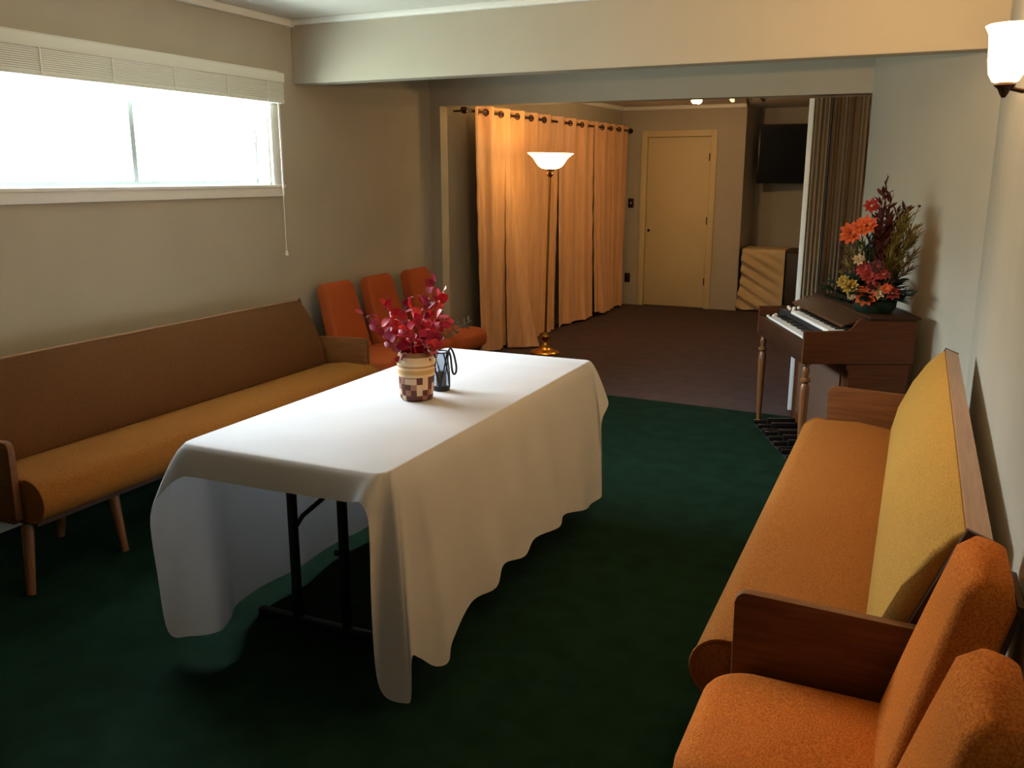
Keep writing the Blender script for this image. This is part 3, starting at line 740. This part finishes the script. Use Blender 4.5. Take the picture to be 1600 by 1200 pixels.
# ------------------------------------------------------------------ organ
OL = 1.0
og = thing('spinet_organ', 'brown wooden spinet organ with two keyboards at the end of the right bench', 'organ', (-.905, 5.90, 0), R(-67))
side = [(0, .60), (.60, .60), (.60, .845), (.30, .845)] + [(.285, .838), (.262, .80), (.245, .785)] + [(.235, .78), (.0, .78)]
for x in (0, OL - .024):
    MB().prism(side, x, x + .024, 'x', .003, 2).build('side_panel', WALNUT, og, smooth=False)
MB().box(.024, OL - .024, 0, .022, .60, .725, .003).build('front_rail', WALNUTX, og)
MB().box(.024, OL - .024, .022, .575, .60, .618).build('key_bed', DARKW, og, smooth=False)
MB().box(-.012, OL + .012, .34, .615, .845, .862, .004).build('top_lid', WALNUTX, og)
MB().prism([(.205, .80), (.215, .812), (.345, .852), (.345, .840)], .024, OL - .024, 'x').build('fallboard', WALNUTX, og, smooth=False)
MB().box(0, OL, .576, .60, .10, .60).build('back_panel', DARKW, og, smooth=False)
lower = MB(); lower.prism([(.26, 0), (.60, 0), (.60, .598), (.24, .598)] + arc(.24, .578, .0, 90, 180, 2)[:0] + [(.245, .575), (.26, .55)], 0, OL, 'x'); lower.build('lower_cabinet', WALNUT, og, smooth=False)
MB().box(.12, OL - .12, .250, .258, .10, .52, .002).build('speaker_grille', BROWNP, og)
b = MB()
def keyboard(name, y0, y1, z, x0, x1):
    n = 26; wkey = (x1 - x0) / n; b = MB()
    for k in range(n): b.box(x0 + k * wkey + .0006, x0 + (k + 1) * wkey - .0006, y0, y1, z - .018, z, .0012, 1)
    o = b.build(name, KEYW, og)
    for k in range(n - 1):
        if k % 7 in (0, 1, 3, 4, 5): MB().box(x0 + (k + 1) * wkey - .006, x0 + (k + 1) * wkey + .006, y0 + .045, y1, z, z + .010, .002, 1).build('black_key', PLAST, o)
keyboard('lower_keyboard', .024, .125, .735, .16, OL - .05)
keyboard('upper_keyboard', .135, .225, .785, .26, OL - .030)
MB().box(.024, OL - .024, .022, .135, .618, .716).build('lower_key_block', DARK, og, smooth=False)
MB().box(.024, OL - .024, .128, .23, .618, .766).build('upper_key_block', DARK, og, smooth=False)
MB().box(.024, OL - .024, .23, .34, .618, .80).build('control_panel', DARK, og, smooth=False)
for x, y, z in ((.075, .045, .722), (.105, .075, .730), (.13, .10, .726), (.06, .10, .730), (.115, .05, .718), (.10, .165, .785), (.15, .16, .782), (.185, .175, .79), (.215, .165, .784), (.20, .20, .795)):
    MB().lathe([(0, -.012), (.008, -.010), (.011, 0), (.008, .008), (0, .010)], 10, (x, y, z)).build('stop_tab', TABLET, og)
legp = [(0, 0), (.014, 0), (.015, .02), (.013, .03), (.017, .10), (.023, .30), (.026, .42), (.024, .47), (.016, .485), (.028, .497), (.028, .507), (.015, .52), (.019, .545), (.022, .56), (.013, .58), (.022, .59), (.022, .602), (0, .602)]
for x in (.04, OL - .035):
    MB().lathe(legp, 20, (x, .035, 0)).build('leg', LEGW, og)
pd = MB(); pd.box(.10, .84, .0, .24, .0, .022); pd.build('pedal_base', DARK, og, smooth=False)
for k in range(13):
    MB().box(.13 + k * .054, .154 + k * .054, -.02 if k % 7 not in (1, 3, 6, 8, 10) else .05, .23, .022, .05 if k % 7 not in (1, 3, 6, 8, 10) else .075, .004).build('pedal', PLAST, og)
MB().prism([(.05, .02), (.24, .02), (.24, .13), (.06, .045)], OL - .13, OL - .03, 'x', .004, 2).build('volume_pedal', PLAST, og)

# ------------------------------------------------------------------ flower arrangement on the organ
random.seed(11)
rt = Vector((1, -.12, 0)).normalized(); dp = Vector((.12, 1, 0)).normalized()
fa = thing('flower_arrangement', 'tall artificial flower arrangement of orange blooms and grasses on the organ', 'flowers', (-.19, 5.33, .862))
fa.scale = (.9, .9, .88)
MB().lathe([(0, 0), (.10, 0), (.125, .03), (.13, .07), (.12, .085), (.115, .07), (0, .06)], 28).build('bowl', LEAFG, fa)
b = MB()
for k in range(90):
    a = random.uniform(0, 2 * PI); el = random.uniform(.1, .8); p = Vector((math.cos(a) * .07, math.sin(a) * .07, random.uniform(.06, .15)))
    b.leaf(p, (math.cos(a), math.sin(a), el), random.uniform(.10, .17), random.uniform(.045, .07), (0, 0, 1), .15, random.uniform(.1, .35))
b.build('leaves', LEAFG, fa, solid=.001)
def P(x, z, y=0.0): return rt * x + dp * y + Vector((0, 0, z))
def flower(p, nrm, rad, m, petals=9, cm=YEL, cup=.5, st=True):
    p = Vector(p); nn = Vector(nrm).normalized(); u = nn.orthogonal().normalized(); v = nn.cross(u)
    b = MB()
    for ring, (n_, ln_, el) in enumerate(((petals, rad, cup), (max(5, petals - 2), rad * .7, cup + .7))):
        for k in range(n_):
            a = 2 * PI * k / n_ + ring * .4 + random.uniform(-.12, .12)
            dd = u * math.cos(a) + v * math.sin(a) + nn * el
            b.leaf(p, dd, ln_ * random.uniform(.9, 1.1), ln_ * .55, nn, .25, .25)
    f = b.build('flower', m, fa, solid=.0008)
    q = nn.to_track_quat('Z', 'Y').to_matrix().to_4x4()
    MB().lathe([(0, -.004), (rad * .22, 0), (rad * .2, rad * .12), (0, rad * .2)], 10, mtx=Matrix.Translation(p) @ q).build('centre', cm, f)
    if st:
        MB().tube(spline([P(0, .05), Vector((p.x * .55, p.y * .55, p.z * .6)), p], 4), .003, 5).build('stem', LEAFG, f)
cv = -dp
for x, z, rr, m, cm in ((-.045, .66, .050, REDP, PEACH), (-.15, .49, .075, ORNG, BURG), (-.06, .54, .070, ORNG, BURG), (-.10, .53, .06, ORNG, REDP), (-.035, .11, .075, ORNG, YEL), (-.085, .13, .050, ORNG, YEL), (.035, .14, .055, PEACH, YEL), (.115, .135, .048, REDP, PEACH),
                      (-.09, .335, .038, PEACH, BROWNP), (.055, .25, .042, REDP, PEACH), (-.02, .24, .06, REDP, BURG), (-.06, .28, .05, REDP, BURG), (-.13, .16, .055, YEL, BROWNP), (-.17, .19, .045, YEL, BROWNP), (.02, .30, .045, BURG, REDP), (.0, .19, .045, REDP, PEACH), (-.115, .105, .03, PEACH, YEL), (.08, .165, .035, ORNG, YEL)):
    flower(P(x, z, -.10 - random.uniform(0, .04)), cv + Vector((x, 0, .35)), rr, m, random.choice((8, 9, 10)), cm, random.uniform(.25, .6))
def spray(name, tips, m, n, ln_, wd, spread, rad=.0022):
    for (x, z, y) in tips:
        tip = P(x, z, y); path = spline([P(x * .1, .05, y * .1), P(x * .45, z * .6, y * .5), tip], 7)
        st = MB().tube(path, rad, 5).build(name + '_stem', m, fa)
        b = MB()
        for k in range(n):
            p = path[min(len(path) - 1, int(len(path) * (.35 + .65 * k / n)))]
            a = random.uniform(0, 2 * PI); dd = (tip - path[5]).normalized() + (rt * math.cos(a) + dp * math.sin(a)) * spread
            b.leaf(p, dd, ln_ * random.uniform(.7, 1.2), wd, (random.uniform(-1, 1), random.uniform(-1, 0), random.uniform(0, 1)), .1, .2)
        b.build(name, m, st, solid=.0007)
spray('burgundy_spray', [(-.01, .72, 0), (.04, .70, .03), (-.02, .60, .02), (.03, .58, -.02), (.08, .62, .02), (.0, .48, -.03), (.12, .63, .04), (.03, .42, -.05)], BURG, 22, .075, .022, .7)
spray('filler_spray', [(-.05, .38, .03), (.02, .44, .04), (.08, .40, .02), (-.09, .30, .03), (.10, .28, .0), (.04, .52, .03), (-.03, .52, .04), (.0, .30, .05)], BURG, 26, .065, .028, .8)
spray('filler_leaf', [(-.07, .24, -.02), (.07, .22, -.02), (.0, .34, .0), (-.12, .20, -.04), (.12, .20, -.04)], LEAFG, 24, .075, .030, .8)
spray('grass_plume', [(.15, .58, -.03), (.17, .50, -.02), (.18, .44, -.05), (.13, .52, -.06), (.15, .40, -.05), (.17, .33, -.05), (.10, .44, -.07), (.11, .56, -.04)], GRASSY, 64, .080, .009, .45)
spray('dried_plume', [(.19, .36, -.06), (.18, .27, -.06), (.19, .47, -.05)], BROWNP, 44, .080, .007, .5)
spray('grass_spray', [(-.15, .36, -.02), (-.17, .28, 0), (-.12, .40, .02), (-.19, .22, -.02), (-.10, .32, -.05)], GRASSY, 26, .07, .010, .6)
spray('twig_spray', [(-.21, .38, .0), (-.23, .30, .02), (-.20, .46, .03)], BURG, 14, .035, .008, .8)
spray('fern_spray', [(-.27, .14, -.05), (-.24, .09, -.08), (-.25, .17, .0), (.18, .13, -.08), (-.02, .40, .02), (-.06, .45, .0), (.05, .36, -.02), (-.10, .40, .03)], LEAFG, 24, .07, .014, .6)
spray('seed_spike', [(.005, .80, 0)], BURG, 36, .05, .012, .2)
for x, z in ((.20, .66),):
    p = P(x, z, 0); s_ = MB().tube(spline([P(.03, .05), P(.13, .42), p], 5), .0018, 5).build('seed_stem', BROWNP, fa)
    MB().lathe([(0, -.010), (.009, -.004), (.010, .004), (0, .011)], 10, p).build('seed_head', BURG, s_)
